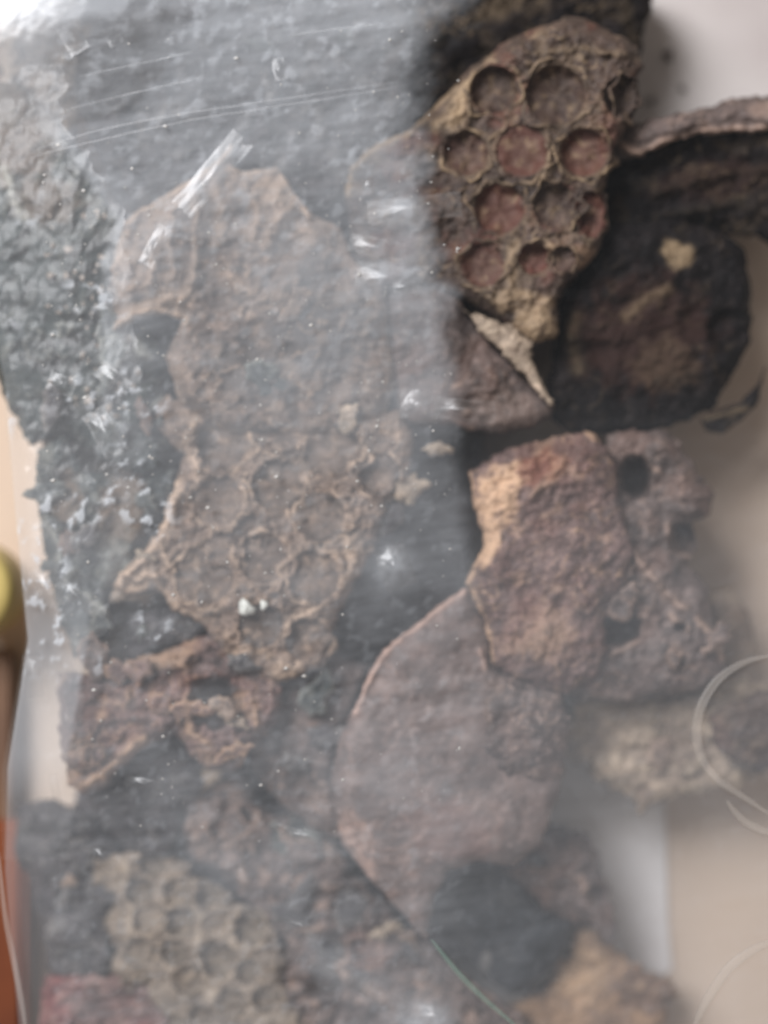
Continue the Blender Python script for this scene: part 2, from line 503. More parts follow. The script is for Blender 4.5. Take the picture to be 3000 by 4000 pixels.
m_green = wax_mat('propolis_slate_green', (0.020, 0.029, 0.030), (0.036, 0.046, 0.045), wax=(0.40, 0.40, 0.36), red=(0.13, 0.085, 0.055), rough=0.6, spec=0.25, seed=6.1, speck=0.45, contrast=0.5)
m_slate = wax_mat('propolis_slate_blue', (0.021, 0.020, 0.023), (0.048, 0.042, 0.044), wax=(0.30, 0.28, 0.26), red=(0.07, 0.042, 0.038), rough=0.5, seed=7.7)
m_grey = wax_mat('cocoon_grey_brown', (0.070, 0.052, 0.047), (0.112, 0.084, 0.076), wax=(0.46, 0.32, 0.25), red=(0.18, 0.10, 0.075), rough=0.55, bump=0.35, seed=8.3)
m_ink = wax_mat('propolis_smooth_blue_black', (0.016, 0.019, 0.023), (0.030, 0.033, 0.038), wax=(0.25, 0.24, 0.23), red=(0.05, 0.04, 0.04), rough=0.6, bump=0.1, spec=0.15, seed=15.9, speck=0.03, contrast=0.3)
m_smooth = wax_mat('cocoon_smooth_mauve', (0.110, 0.082, 0.074), (0.150, 0.112, 0.102), wax=(0.50, 0.34, 0.28), red=(0.16, 0.09, 0.075), rough=0.55, bump=0.12, seed=14.8, speck=0.15, contrast=0.3)
m_red = wax_mat('cocoon_red_brown', (0.076, 0.047, 0.042), (0.140, 0.088, 0.078), wax=(0.52, 0.34, 0.22), red=(0.15, 0.055, 0.034), bump=0.35, seed=9.9, contrast=0.7)
m_tan = wax_mat('wax_pale_tan', (0.22, 0.168, 0.125), (0.32, 0.248, 0.187), wax=(0.52, 0.42, 0.31), red=(0.14, 0.10, 0.075), seed=11.2)
m_rust = wax_mat('wax_rust_tan', (0.20, 0.120, 0.070), (0.30, 0.190, 0.115), wax=(0.50, 0.34, 0.21), red=(0.11, 0.068, 0.05), seed=12.6)
m_pink = wax_mat('wax_dusky_red', (0.095, 0.050, 0.044), (0.160, 0.098, 0.088), wax=(0.50, 0.33, 0.28), red=(0.14, 0.03, 0.03), seed=13.4)

# deep layer
chunk('comb_slab', [(420, 700), (1000, 420), (1700, 520), (1900, 1500), (1880, 2000), (1790, 2400), (1640, 2560), (1560, 2900), (1700, 3300), (1760, 3700), (1740, 4100), (260, 4100),
                    (200, 3300), (520, 2650), (600, 2300), (560, 1950), (520, 1500)], m_slate, -640, 250,
      'broad slate-grey slab lying deepest, showing between the large comb and the smooth fold', amp=50, nscale=260, step=12, seed=3, rednoise=0.3, edge=200)
chunk('propolis_lump', [(1460, -90), (2570, -90), (2545, 40), (2515, 120), (2480, 330), (2200, 420), (1900, 480), (1640, 560), (1400, 620), (1460, 300)], m_dark, -380, 480,
      'near-black lump at the top edge behind the honey-coloured comb', seed=5, amp=45, ridgedamp=25, waxnoise=0.12, patches=[(1960, 20, 110, 60, -20, 'wax', 0.25)])
chunk('comb_slab', [(300, -90), (1540, -90), (1590, 120), (1560, 330), (1540, 520), (1420, 640), (1330, 800), (1200, 800), (1000, 640), (900, 640), (600, 800), (500, 880), (420, 700), (330, 500), (290, 300)],
      m_slate, -190, 420, 'slate-grey blotchy slab filling the hazy top of the bag', seed=6, amp=60, nscale=140, ridgedamp=35, waxnoise=0.35, fine=12,
      ridges=[([(560, 560), (650, 415), (740, 450)], 22, 26, 0.6), ([(800, 170), (830, 230)], 22, 20, 0.7), ([(1040, 300), (1060, 380)], 18, 24, 0.8), ([(1245, 440), (1250, 540)], 16, 18, 0.4)])
chunk('wax_fragment', [(2740, 2330), (2840, 2300), (2930, 2400), (2950, 2560), (2860, 2640), (2760, 2600)], m_tan, -520, 300,
      'small shadowy brown fragment behind the red-brown lump near the right edge', cat='wax', seed=8, edge=70, patches=[(2840, 2470, 130, 180, 0, 'red', 0.9)])
chunk('propolis_lump', [(2400, 600), (2503, 560), (2603, 520), (2766, 480), (2950, 470), (3100, 480), (3100, 1010), (2960, 930), (2820, 910), (2640, 880), (2500, 930), (2340, 1000), (2330, 800)],
      m_dark, -330, 500, 'dark ribbed lump running off the right edge below a pale brown flange', seed=9, amp=30, ridgedamp=30, slope=(0.06, -0.1), waxnoise=0.1,
      patches=[(2800, 700, 260, 90, -8, 'red', 0.5)], ridges=[([(2560, 760), (2780, 690), (3050, 650)], 22, 26, 0.05), ([(2600, 840), (2850, 800), (3050, 830)], 18, 20, 0.05)])
chunk('comb_flange', [(2400, 560), (2463, 487), (2585, 465), (2766, 418), (2910, 378), (3100, 380), (3100, 520), (2950, 512), (2766, 522), (2603, 558), (2503, 610), (2420, 625), (2380, 600)],
      m_grey, -210, 220, 'grey-brown flange of comb with a pale lower edge, meeting the right edge', seed=10, edge=60, rim=50, amp=14,
      ridges=[([(2420, 560), (2500, 600), (2603, 552), (2766, 512), (2950, 502), (3100, 515)], 14, 24, 0.75)], patches=[(3000, 430, 80, 50, 0, 'wax', 0.35)])
chunk('propolis_lump', [(2188, 1175), (2242, 1085), (2332, 976), (2400, 868), (2640, 850), (2820, 904), (2911, 985), (2933, 1121), (2933, 1338), (2839, 1501), (2784, 1600), (2622, 1663), (2423, 1700),
                        (2224, 1690), (2150, 1640), (2120, 1560), (2165, 1338)], m_dark, -230, 600,
      'large near-black lump with a small tan spot, right of the honey-coloured comb', seed=11, amp=55, nscale=230, ridgedamp=25, rim=85, edge=100, layerwax=0.3,
      patches=[(2650, 990, 75, 60, 30, 'wax', 0.85), (2520, 1300, 300, 260, 0, 'red', 0.75), (2600, 1420, 150, 120, 0, 'wax', 0.12)],
      ridges=[([(2440, 1240), (2520, 1170), (2610, 1130)], 18, 16, 0.35), ([(2250, 1230), (2230, 1320), (2260, 1440)], 24, 14, 0.2)], pits=[(2840, 1290, 80, 90, 70, 0)])
chunk('propolis_fragment', [(2735, 1640), (2800, 1605), (2890, 1570), (2960, 1500), (2990, 1430), (2960, 1580), (2900, 1640), (2820, 1695), (2760, 1690)], m_dark, -300, 160,
      'small dark hooked fragment below the near-black lump, by the right edge', cat='propolis', seed=12, edge=40, rim=40, amp=8, rough=6, ridges=[([(2750, 1632), (2850, 1612), (2920, 1595)], 10, 12, 0.4)])
# right and lower right
chunk('cocoon_lump', [(2370, 1700), (2430, 1685), (2610, 1675), (2680, 1770), (2790, 1930), (2780, 2000), (2705, 2055), (2725, 2130), (2690, 2210), (2765, 2290), (2780, 2400), (2835, 2500), (2825, 2640),
                      (2740, 2690), (2450, 2735), (2180, 2720), (2200, 2500), (2300, 2100)], m_grey, -190, 500,
      'grey-brown lump with dark open holes behind the red-brown one', seed=13, amp=34, ridgedamp=18, edge=90,
      pits=[(2486, 1868, 62, 95, 260, -12), (2668, 2110, 62, 70, 170, -30), (2420, 2450, 85, 78, 230, 10), (2660, 2450, 26, 22, 110, 0)],
      ridges=[([(2440, 2110), (2500, 2200), (2600, 2320), (2680, 2380)], 16, 26, 0.5), ([(2610, 2050), (2640, 2150), (2690, 2180)], 14, 22, 0.4), ([(2720, 2420), (2790, 2480), (2820, 2570)], 12, 20, 0.7),
              ([(2620, 2400), (2665, 2440), (2690, 2460)], 14, 18, 0.5), ([(2380, 2560), (2440, 2540), (2490, 2500)], 10, 15, 0.45)], rednoise=0.3)
chunk('cocoon_lump', [(1830, 1845), (1900, 1795), (2010, 1745), (2200, 1700), (2310, 1690), (2400, 1780), (2425, 1950), (2480, 2150), (2440, 2290), (2395, 2350), (2355, 2440), (2375, 2560), (2330, 2650), (2180, 2712),
                      (2010, 2650), (1925, 2590), (1905, 2460), (1850, 2340), (1818, 2275), (1880, 2140), (1890, 2080), (1850, 1980)], m_red, -70, 560,
      'grainy red-brown lump with an amber patch on its upper left shoulder', seed=14, amp=34, fine=13, nscale=170, edge=110, rim=75, rough=13, layers=6,
      patches=[(1945, 1940, 95, 150, 22, 'wax', 1.0), (1910, 2110, 52, 130, 22, 'wax', 1.0), (2110, 1830, 130, 70, -25, 'red', 0.9), (2330, 1700, 60, 30, 20, 'wax', 0.7), (2140, 2480, 120, 130, 10, 'wax', 0.3)],
      ridges=[([(1835, 1860), (1850, 1980), (1885, 2080), (1865, 2180), (1825, 2270)], 12, 16, 0.85), ([(1825, 2275), (1860, 2350), (1905, 2470), (1915, 2590)], 12, 16, 0.8),
              ([(2090, 1930), (2150, 1860), (2200, 1800)], 18, 18, 0.3)], rednoise=0.25, waxnoise=0.25)
chunk('wax_slab', [(2170, 2720), (2300, 2700), (2450, 2690), (2600, 2690), (2760, 2670), (2900, 2640), (3090, 2700), (3090, 2960), (2900, 3070), (2700, 3115), (2590, 3130), (2500, 3185), (2455, 3110), (2330, 3045), (2290, 3000), (2190, 2960), (2120, 2880)],
      m_tan, -430, 420, 'pale tan wax slab with a pointed lower tip, right of the smooth fold', cat='wax', seed=15, amp=32, edge=70, waxnoise=0.5, tears=40, rough=18,
      patches=[(2640, 2960, 170, 130, 0, 'red', 0.75), (2500, 3110, 70, 60, 0, 'red', 0.8), (2330, 2860, 24, 120, 10, 'red', 0.5), (2260, 2760, 90, 40, 0, 'wax', 0.5)])
chunk('propolis_lump', [(2760, 2800), (2850, 2740), (2960, 2700), (3100, 2680), (3100, 2960), (2980, 3020), (2900, 3000), (2800, 2930)], m_topcomb, -250, 320,
      'dark brown lump inside the round bulge of plastic at the right edge', seed=16, rednoise=0.3, edge=90, waxnoise=0.1)
chunk('cocoon_fold', [(1818, 2289), (1744, 2343), (1617, 2443), (1500, 2535), (1430, 2660), (1374, 2784), (1320, 2900), (1290, 3050), (1310, 3200), (1347, 3316), (1447, 3434), (1560, 3560), (1670, 3680), (1700, 3500),
                      (1750, 3400), (1850, 3370), (2010, 3380), (2110, 3300), (2180, 3120), (2210, 2980), (2210, 2820), (2190, 2700), (2000, 2640), (1925, 2600), (1910, 2452), (1870, 2352)], m_smooth, -100, 500,
      'large smooth grey-brown fold with a pinkish rolled upper edge', cat='honeycomb', seed=17, amp=30, nscale=330, fine=3, rough=8, edge=110, rim=75, layers=4, layerwax=0.4, waxnoise=0.15, slope=(-0.02, 0.02),
      ridges=[([(1830, 2300), (1744, 2350), (1617, 2450), (1505, 2540), (1440, 2660), (1384, 2784)], 14, 30, 0.95), ([(1870, 2540), (1895, 2600), (1905, 2620)], 10, 20, 0.6),
              ([(1330, 3230), (1400, 3330), (1450, 3420)], 26, 18, 0.6)], patches=[(2020, 2950, 240, 200, 0, 'red', 0.0), (1750, 3250, 200, 140, 20, 'red', 0.45), (1400, 3260, 60, 120, -30, 'wax', 0.45)])
chunk('cocoon_lump', [(1880, 2600), (2000, 2640), (2190, 2700), (2230, 2830), (2210, 3000), (2150, 3080), (1990, 3040), (1870, 2960), (1860, 2760)], m_grey, -62, 260,
      'darker grey lumpy patch joining the smooth fold to the tan slab', seed=18, amp=36, nscale=110, edge=140, rim=110, rough=20, rednoise=0.2, waxnoise=0.2, layers=4)
chunk('cocoon_lump', [(1790, 3350), (2010, 3390), (2080, 3260), (2150, 3220), (2280, 3245), (2330, 3330), (2370, 3450), (2395, 3560), (2425, 3650), (2390, 3690), (2290, 3600), (2220, 3600), (2130, 3560), (2060, 3480), (1960, 3420)],
      m_grey, -190, 380, 'grey-brown lump with a small round hole above the rust-tan wax', seed=19, amp=38, nscale=110, edge=80, rough=18, ridgedamp=18, rednoise=0.4,
      pits=[(2095, 3355, 34, 30, 120, 0), (2330, 3500, 40, 50, 70, 20)], ridges=[([(2070, 3380), (2100, 3405), (2130, 3395)], 9, 12, 0.7), ([(2260, 3440), (2300, 3490), (2310, 3520)], 14, 16, 0.5)])
chunk('propolis_lump', [(1680, 3520), (1720, 3430), (1800, 3375), (1900, 3355), (1990, 3380), (2060, 3480), (2130, 3560), (2240, 3600), (2210, 3720), (2130, 3830), (2070, 3880), (1990, 3880), (1900, 3820), (1780, 3720), (1690, 3640)],
      m_ink, -150, 420, 'smooth slate-blue lump under the lower end of the smooth fold', seed=20, amp=36, nscale=220, fine=3, layers=0, rough=6, edge=130, rim=110, waxnoise=0.12,
      patches=[(1895, 3760, 24, 50, 5, 'wax', 0.6)])
chunk('wax_slab', [(1990, 3930), (2130, 3830), (2200, 3730), (2230, 3630), (2290, 3590), (2370, 3680), (2450, 3740), (2530, 3790), (2600, 3820), (2660, 3880), (2620, 3930), (2600, 4100), (1980, 4100)],
      m_rust, -330, 420, 'rust-tan wax piece with a brown torn end at the bottom edge', cat='wax', seed=21, amp=30, edge=70, rough=20, tears=30,
      patches=[(2510, 3870, 150, 110, 20, 'red', 0.85), (2270, 3800, 120, 120, 0, 'wax', 0.45), (2380, 4000, 120, 70, 0, 'red', 0.4)])
# left side and bottom
chunk('wax_lump', [(-90, -90), (420, -90), (400, 120), (330, 330), (300, 560), (180, 640), (60, 700), (-90, 720)], m_tan, -230, 420,
      'brownish tan wax lump washed out by glare in the upper left corner', cat='wax', seed=41, amp=50, nscale=130, ridgedamp=25, patches=[(60, 560, 160, 160, 0, 'red', 0.9)], waxnoise=0.3)
chunk('wax_slab', [(150, 1640), (420, 1600), (480, 1900), (380, 2060), (180, 1950)], m_tan, -420, 300, 'light grey-tan backing slab added to dull the gap above the crinkled lump', cat='wax', seed=42, waxnoise=0.6)  # added backing: tones down the bright table in this gap
chunk('wax_slab', [(310, 2400), (480, 2330), (680, 2420), (640, 2640), (480, 2740), (300, 2700)], m_tan, -480, 300, 'light grey-tan backing slab added to dull the gap left of the dark angular fragment', cat='wax', seed=43, waxnoise=0.6)  # added backing as well, keeps the gap from showing bright table
chunk('propolis_lump', [(-80, 300), (100, 330), (230, 470), (330, 600), (420, 760), (490, 880), (450, 1000), (430, 1120), (440, 1300), (560, 1240), (660, 1400), (640, 1540), (690, 1740), (640, 1900), (560, 1860), (450, 1820), (330, 1740),
                        (230, 1700), (120, 1740), (40, 1600), (-20, 1450), (-60, 1200), (-80, 1000)], m_green, -140, 560,
      'dark slate-green lump flecked with pale crystals at the left side', seed=22, amp=48, nscale=150, fine=7, ridgedamp=10, layers=7, edge=120, rim=90, waxnoise=0.12,
      patches=[(60, 500, 200, 260, 0, 'red', 0.7), (180, 780, 160, 110, 0, 'red', 0.5), (500, 1350, 90, 60, 30, 'wax', 0.7)],
      ridges=[([(20, 660), (60, 790), (100, 850)], 16, 22, 0.7), ([(440, 1330), (520, 1360), (570, 1390)], 22, 18, 0.7), ([(590, 1600), (640, 1540)], 10, 14, 0.6)])
chunk('cocoon_lump', [(150, 1750), (240, 1700), (340, 1840), (450, 1850), (560, 1870), (690, 1830), (690, 1960), (640, 2020), (560, 2140), (490, 2250), (430, 2340), (440, 2450), (380, 2525), (290, 2570), (230, 2410), (180, 2200), (150, 2000)],
      m_green, -110, 500, 'crinkled grey-green lump between the cream strip and the large comb', seed=23, amp=56, nscale=130, ridgedamp=20, fine=5, waxnoise=0.3, edge=90,
      patches=[(260, 1940, 70, 120, 0, 'red', 0.8), (470, 2000, 110, 170, 10, 'red', 0.8), (450, 2180, 80, 110, 0, 'wax', 0.35)],
      ridges=[([(330, 2320), (400, 2380), (460, 2420)], 12, 18, 0.7), ([(300, 2520), (340, 2540), (380, 2520)], 10, 16, 0.6), ([(200, 2060), (230, 2120), (230, 2190)], 14, 16, 0.55)])
chunk('comb_sheet', [(488, 868), (542, 823), (633, 768), (723, 714), (778, 678), (850, 624), (913, 556), (905, 651), (950, 669), (1085, 656), (1120, 700), (1157, 760), (1215, 832), (1330, 890), (1380, 1010), (1500, 1100), (1525, 1300),
                     (1545, 1500), (1500, 1650), (1200, 1710), (900, 1700), (700, 1580), (650, 1400), (714, 1250), (640, 1225), (560, 1240), (432, 1300), (446, 1217), (432, 1117), (443, 1027), (460, 940)],
      m_midcomb, -80, 380, 'broad capped comb sheet with a peaked pale upper edge, under the hazy plastic', seed=24, amp=52, nscale=200, fine=11, layers=14, ridgedamp=22, edge=80, rim=70, rough=7,
      slope=(-0.02, 0.03), edgewax=0.35, rednoise=0.5, waxnoise=0.2,
      ridges=[([(495, 865), (545, 825), (640, 765), (723, 720), (850, 630), (910, 562)], 20, 46, 0.9), ([(905, 655), (960, 672), (1085, 662), (1118, 705), (1160, 765), (1210, 835)], 16, 40, 1.0),
              ([(960, 700), (1060, 690), (1000, 740)], 12, 12, 0.4), ([(560, 900), (600, 1000), (580, 1150)], 24, 36, 0.4), ([(690, 800), (660, 950), (680, 1080)], 22, 30, 0.3), ([(830, 700), (870, 820), (850, 950)], 26, 34, 0.45), ([(960, 720), (1010, 830), (980, 940)], 24, 34, 0.4), ([(1150, 800), (1080, 860), (1040, 960)], 26, 34, 0.45), ([(900, 1100), (1050, 1180), (1250, 1160)], 30, 26, 0.2), ([(770, 770), (765, 960), (750, 1110), (690, 1210)], 12, 18, 0.45), ([(434, 1296), (520, 1225), (620, 1210), (715, 1250)], 20, 40, 1.0),
              ([(450, 1040), (480, 930), (530, 850)], 16, 14, 0.5)],
      patches=[(640, 850, 190, 90, -35, 'wax', 0.5), (1060, 740, 130, 70, 10, 'wax', 0.6), (600, 1190, 150, 50, -20, 'wax', 0.55), (1260, 1280, 300, 170, -20, 'red', 0.9), (1000, 1450, 250, 120, 10, 'red', 0.8), (1130, 900, 120, 60, 20, 'wax', 0.3), (500, 1060, 60, 150, 10, 'wax', 0.35), (650, 1130, 120, 80, 0, 'wax', 0.25)])
chunk('propolis_fragment', [(506, 2407), (600, 2390), (650, 2325), (685, 2330), (700, 2385), (770, 2390), (830, 2445), (780, 2510), (690, 2520), (600, 2540), (520, 2610), (485, 2570)], m_slate, -190, 220,
      'dark angular fragment under the lower left corner of the large comb', cat='propolis', seed=25, edge=50, rim=40, amp=14, rough=8, pits=[(640, 2390, 30, 40, 50, 20)])
chunk('comb_lump', [(226, 2625), (362, 2635), (506, 2650), (540, 2570), (690, 2530), (814, 2470), (900, 2520), (970, 2580), (1085, 2640), (1110, 2760), (1050, 2860), (990, 2910), (930, 3010), (820, 3010), (730, 2930), (680, 2870), (600, 2900),
                    (480, 2990), (420, 3070), (330, 3105), (265, 3060), (235, 2900)], m_red, -110, 380,
      'brown crumbly lump with a dark hole, below the large comb', seed=26, amp=42, nscale=110, ridgedamp=20, fine=14, edge=80, waxnoise=0.5, rough=14,
      pits=[(840, 2740, 105, 110, 260, 10)], patches=[(840, 2680, 150, 60, 0, 'red', 0.4), (640, 2560, 130, 60, -10, 'wax', 0.5), (430, 2850, 160, 130, 0, 'red', 0.3)],
      ridges=[([(300, 3080), (400, 3030), (480, 2950), (560, 2890)], 18, 20, 0.7), ([(730, 2780), (740, 2860), (800, 2900)], 16, 18, 0.5), ([(990, 2740), (1000, 2830)], 18, 18, 0.5)])
chunk('comb_slab', [(1000, 2720), (1110, 2650), (1300, 2550), (1440, 2600), (1350, 2850), (1320, 3050), (1370, 3290), (1200, 3230), (1020, 3060), (950, 2900)], m_grey, -250, 300,
      'grey-brown rough slab in shade between the largest comb and the smooth fold', seed=44, amp=40, ridgedamp=14, waxnoise=0.2)
chunk('propolis_lump', [(330, 3110), (430, 3030), (560, 2930), (680, 2890), (780, 2980), (800, 3080), (720, 3140), (700, 3240), (640, 3350), (500, 3320), (400, 3220)], m_slate, -300, 300,
      'dark slate lump in the hollow above the olive-tan comb', seed=27, amp=34, edge=90)
chunk('comb_lump', [(505, 3035), (640, 3010), (760, 3000), (850, 2990), (960, 3010), (1000, 3140), (1080, 3180), (1200, 3230), (1330, 3330), (1400, 3430), (1560, 3590), (1690, 3700), (1850, 3840), (2040, 3960), (2080, 4120), (900, 4100), (980, 3900), (1080, 3780),
                    (1110, 3680), (1000, 3560), (870, 3430), (770, 3370), (690, 3260), (620, 3120)], m_grey, -140, 460,
      'torn grey-brown strip running down to the bottom edge beside the olive-tan comb', seed=28, amp=50, nscale=110, ridgedamp=38, fine=12, rough=18, edge=90, waxnoise=0.5, rednoise=0.1,
      pits=[(935, 3200, 55, 45, 120, 0), (860, 3430, 110, 32, 60, 28), (1420, 3720, 70, 40, 90, 35), (1450, 3850, 90, 50, 80, 30)],
      ridges=[([(740, 3240), (800, 3290), (850, 3310)], 10, 20, 0.6), ([(880, 3310), (960, 3270), (1010, 3170)], 16, 22, 0.5), ([(1090, 3240), (1130, 3260), (1230, 3260), (1340, 3320)], 12, 26, 0.7), ([(1110, 3230), (1110, 3280), (1190, 3310)], 10, 20, 0.6),
              ([(1160, 3610), (1200, 3640), (1260, 3620)], 12, 24, 0.7), ([(1310, 3780), (1400, 3840), (1500, 3900)], 16, 26, 0.6), ([(940, 3400), (950, 3450)], 14, 20, 0.7), ([(1060, 3520), (1100, 3560)], 12, 20, 0.5)],
      patches=[(1430, 3720, 120, 90, 30, 'red', 0.8)])
chunk('propolis_lump', [(60, 3140), (200, 3120), (330, 3160), (470, 3330), (450, 3480), (430, 3760), (400, 3830), (190, 3830), (175, 3700), (150, 3600), (110, 3430), (60, 3330)], m_slate, -160, 420,
      'dark blue-grey lump with streaks of glare, left of the olive-tan comb', seed=29, amp=46, nscale=120, ridgedamp=28, waxnoise=0.15, edge=90)
chunk('wax_lump', [(170, 3820), (330, 3800), (520, 3790), (640, 3850), (740, 4100), (140, 4100)], m_pink, -130, 300, 'dusky pink-red wax lump in the lower left corner', cat='wax', seed=30,
      amp=36, nscale=110, waxnoise=0.3, rednoise=0.7, rough=16)

# ------------------------------------------------------------------ the three pieces with open cells
chunk('honeycomb_piece', [(1347, 760), (1370, 650), (1440, 580), (1500, 548), (1600, 506), (1717, 389), (1771, 344), (1862, 271), (1907, 217), (2006, 145), (2133, 90), (2250, 60), (2404, 130), (2486, 181), (2517, 262), (2495, 307), (2476, 389),
                          (2463, 479), (2413, 552), (2386, 660), (2350, 750), (2368, 859), (2350, 950), (2313, 1018), (2232, 1090), (2180, 1180), (2175, 1325), (2088, 1340), (1934, 1244), (1816, 1172), (1680, 1108), (1500, 1118), (1385, 1020)],
      m_topcomb, -60, 420, 'honey-coloured reddish comb with open cells and yellowish rims, upper right', seed=31, amp=26, nscale=170, fine=12, cellkw=dict(rim=0.9, jag=14, dk=0.5, rk=1.16, wk=0.85), cellwax=0.25, edge=90, rim=90, rough=9, step=6,
      slope=(0.02, 0.0), rednoise=0.65, waxnoise=0.2,
      cells=[(1930, 350, 96, 15, 150, 1.0, 0.1), (2170, 372, 118, 15, 120, 0.45, 0.1), (2440, 380, 84, 10, 110, 0.45, 0.0, 0.55), (1822, 600, 86, 20, 80, 0.9, 0.35), (2040, 590, 104, 15, 70, 0.6, 0.75), (2282, 596, 96, 15, 110, 0.95, 0.8),
             (1950, 815, 100, 15, 85, 0.7, 0.85), (2172, 806, 90, 0, 95, 0.75, 0.1), (2308, 838, 92, 20, 90, 0.75, 0.9, 0.6), (1885, 1035, 86, 10, 60, 0.45, 0.6), (2085, 1010, 62, 0, 100, 0.95, 1.0), (2200, 1010, 50, 0, 60, 0.7, 0.2)],
      ridges=[([(1352, 760), (1372, 660), (1440, 590), (1500, 555), (1600, 512)], 15, 24, 0.85), ([(1600, 512), (1717, 400), (1771, 352), (1862, 278), (1920, 215)], 12, 14, 0.55), ([(1840, 300), (1800, 400), (1770, 480)], 36, 12, 0.9),
              ([(2130, 560), (2150, 640), (2120, 690)], 14, 16, 0.5), ([(1960, 1180), (2040, 1150), (2150, 1180)], 22, 10, 0.7), ([(2010, 950), (1990, 1040), (2010, 1150)], 24, 12, 0.6), ([(2150, 960), (2250, 990), (2270, 1020)], 16, 14, 0.75),
              ([(1720, 1150), (1660, 1080), (1640, 930)], 16, 10, 0.3), ([(2110, 200), (2300, 190), (2440, 215)], 14, 12, 0.3), ([(1700, 490), (1800, 440)], 22, 10, 0.55)],
      patches=[(2090, 1270, 110, 90, 20, 'wax', 0.75), (2010, 1180, 140, 60, 20, 'wax', 0.55), (2280, 1000, 80, 60, 0, 'wax', 0.4)])
chunk('comb_slab', [(1500, 1154), (1640, 1085), (1720, 1110), (1807, 1172), (1825, 1226), (1934, 1362), (1988, 1407), (2042, 1470), (2124, 1542), (2169, 1579), (2151, 1624), (2079, 1669), (1934, 1696), (1871, 1690), (1771, 1660), (1680, 1660), (1560, 1660), (1518, 1452)],
      m_grey, -140, 360, 'grey-brown triangular slab tucked under the honey-coloured comb', seed=32, amp=26, nscale=170, edge=80, rim=60, rough=6, rednoise=0.3,
      pits=[], ridges=[([(1640, 1095), (1730, 1120), (1810, 1180)], 12, 12, 0.3)], patches=[(1990, 1600, 150, 90, 10, 'wax', 0.15)])
chunk('wax_flap', [(1812, 1212), (1870, 1230), (1960, 1250), (2080, 1330), (2075, 1400), (2120, 1500), (2168, 1560), (2165, 1600), (2130, 1570), (2070, 1490), (2000, 1420), (1910, 1330)], m_tan, -88, 60,
      'pale yellowish torn flap hanging from the tip of the honey-coloured comb', cat='wax', seed=33, edge=30, rim=26, amp=12, rough=14, step=6, waxnoise=0.3, patches=[(2030, 1390, 40, 30, 30, 'red', 0.6)])
chunk('honeycomb_piece', [(600, 1590), (660, 1540), (760, 1600), (900, 1640), (1100, 1690), (1250, 1680), (1400, 1620), (1560, 1600), (1620, 1700), (1600, 1880), (1530, 1900), (1500, 2040), (1456, 2154), (1390, 2270), (1310, 2430), (1290, 2530), (1212, 2624), (1085, 2665), (950, 2600), (832, 2510), (800, 2440),
                          (678, 2392), (640, 2310), (500, 2330), (430, 2300), (470, 2240), (560, 2160), (620, 2080), (655, 1960), (690, 1870), (715, 1780), (640, 1720)],
      m_midcomb, -60, 420, 'largest grey-tan comb with shallow open cells, in the middle of the bag', seed=34, amp=34, nscale=150, fine=18, cellkw=dict(rim=0.7, jag=20, dk=0.5, rk=1.17, wk=1.1), cellwax=0.45, edge=80, rim=80, rough=14, step=6, waxnoise=0.4,
      cells=[(868, 1730, 104, 12, 60, 0.75, 0.5), (1085, 1895, 104, 12, 55, 0.6, 0.5), (1302, 1765, 112, 12, 75, 0.8, 0.4), (1480, 1850, 84, 12, 60, 0.7, 0.3), (850, 1960, 98, 12, 45, 0.6, 0.4), (1250, 2020, 98, 12, 55, 0.6, 0.6), (870, 2140, 0.1 + 64, 12, 35, 0.4, 0.4),
             (800, 2250, 116, 12, 55, 0.65, 0.5), (1030, 2185, 98, 12, 60, 0.55, 0.5), (1225, 2250, 104, 12, 60, 0.65, 0.6), (1020, 2445, 88, 12, 60, 0.6, 0.8), (1200, 2500, 88, 12, 65, 0.8, 0.5), (980, 2060, 52, 0, 40, 0.4, 0.4)],
      ridges=[([(760, 1640), (720, 1740), (770, 1830), (780, 1900)], 20, 16, 0.6), ([(690, 1890), (650, 2040), (560, 2180), (460, 2270)], 24, 34, 1.0), ([(560, 2180), (510, 2220)], 14, 24, 0.8), ([(600, 2240), (650, 2330), (690, 2385), (800, 2420)], 16, 18, 0.7),
              ([(470, 2230), (540, 2270), (620, 2250)], 14, 20, 0.9), ([(620, 2120), (660, 2200), (720, 2270)], 14, 18, 0.7), ([(840, 2090), (900, 2070), (930, 2010)], 12, 18, 0.7), ([(1350, 2100), (1380, 2200), (1340, 2270)], 20, 16, 0.7),
              ([(1100, 2480), (1180, 2400), (1260, 2380)], 20, 16, 0.7), ([(900, 2560), (1010, 2530), (1100, 2600)], 18, 14, 0.55), ([(1530, 1780), (1560, 1860), (1590, 1890)], 14, 22, 0.8)],
      patches=[(520, 2270, 90, 60, -30, 'wax', 0.8), (1120, 2620, 90, 50, -20, 'wax', 0.6), (1380, 2180, 50, 100, 0, 'wax', 0.35)])
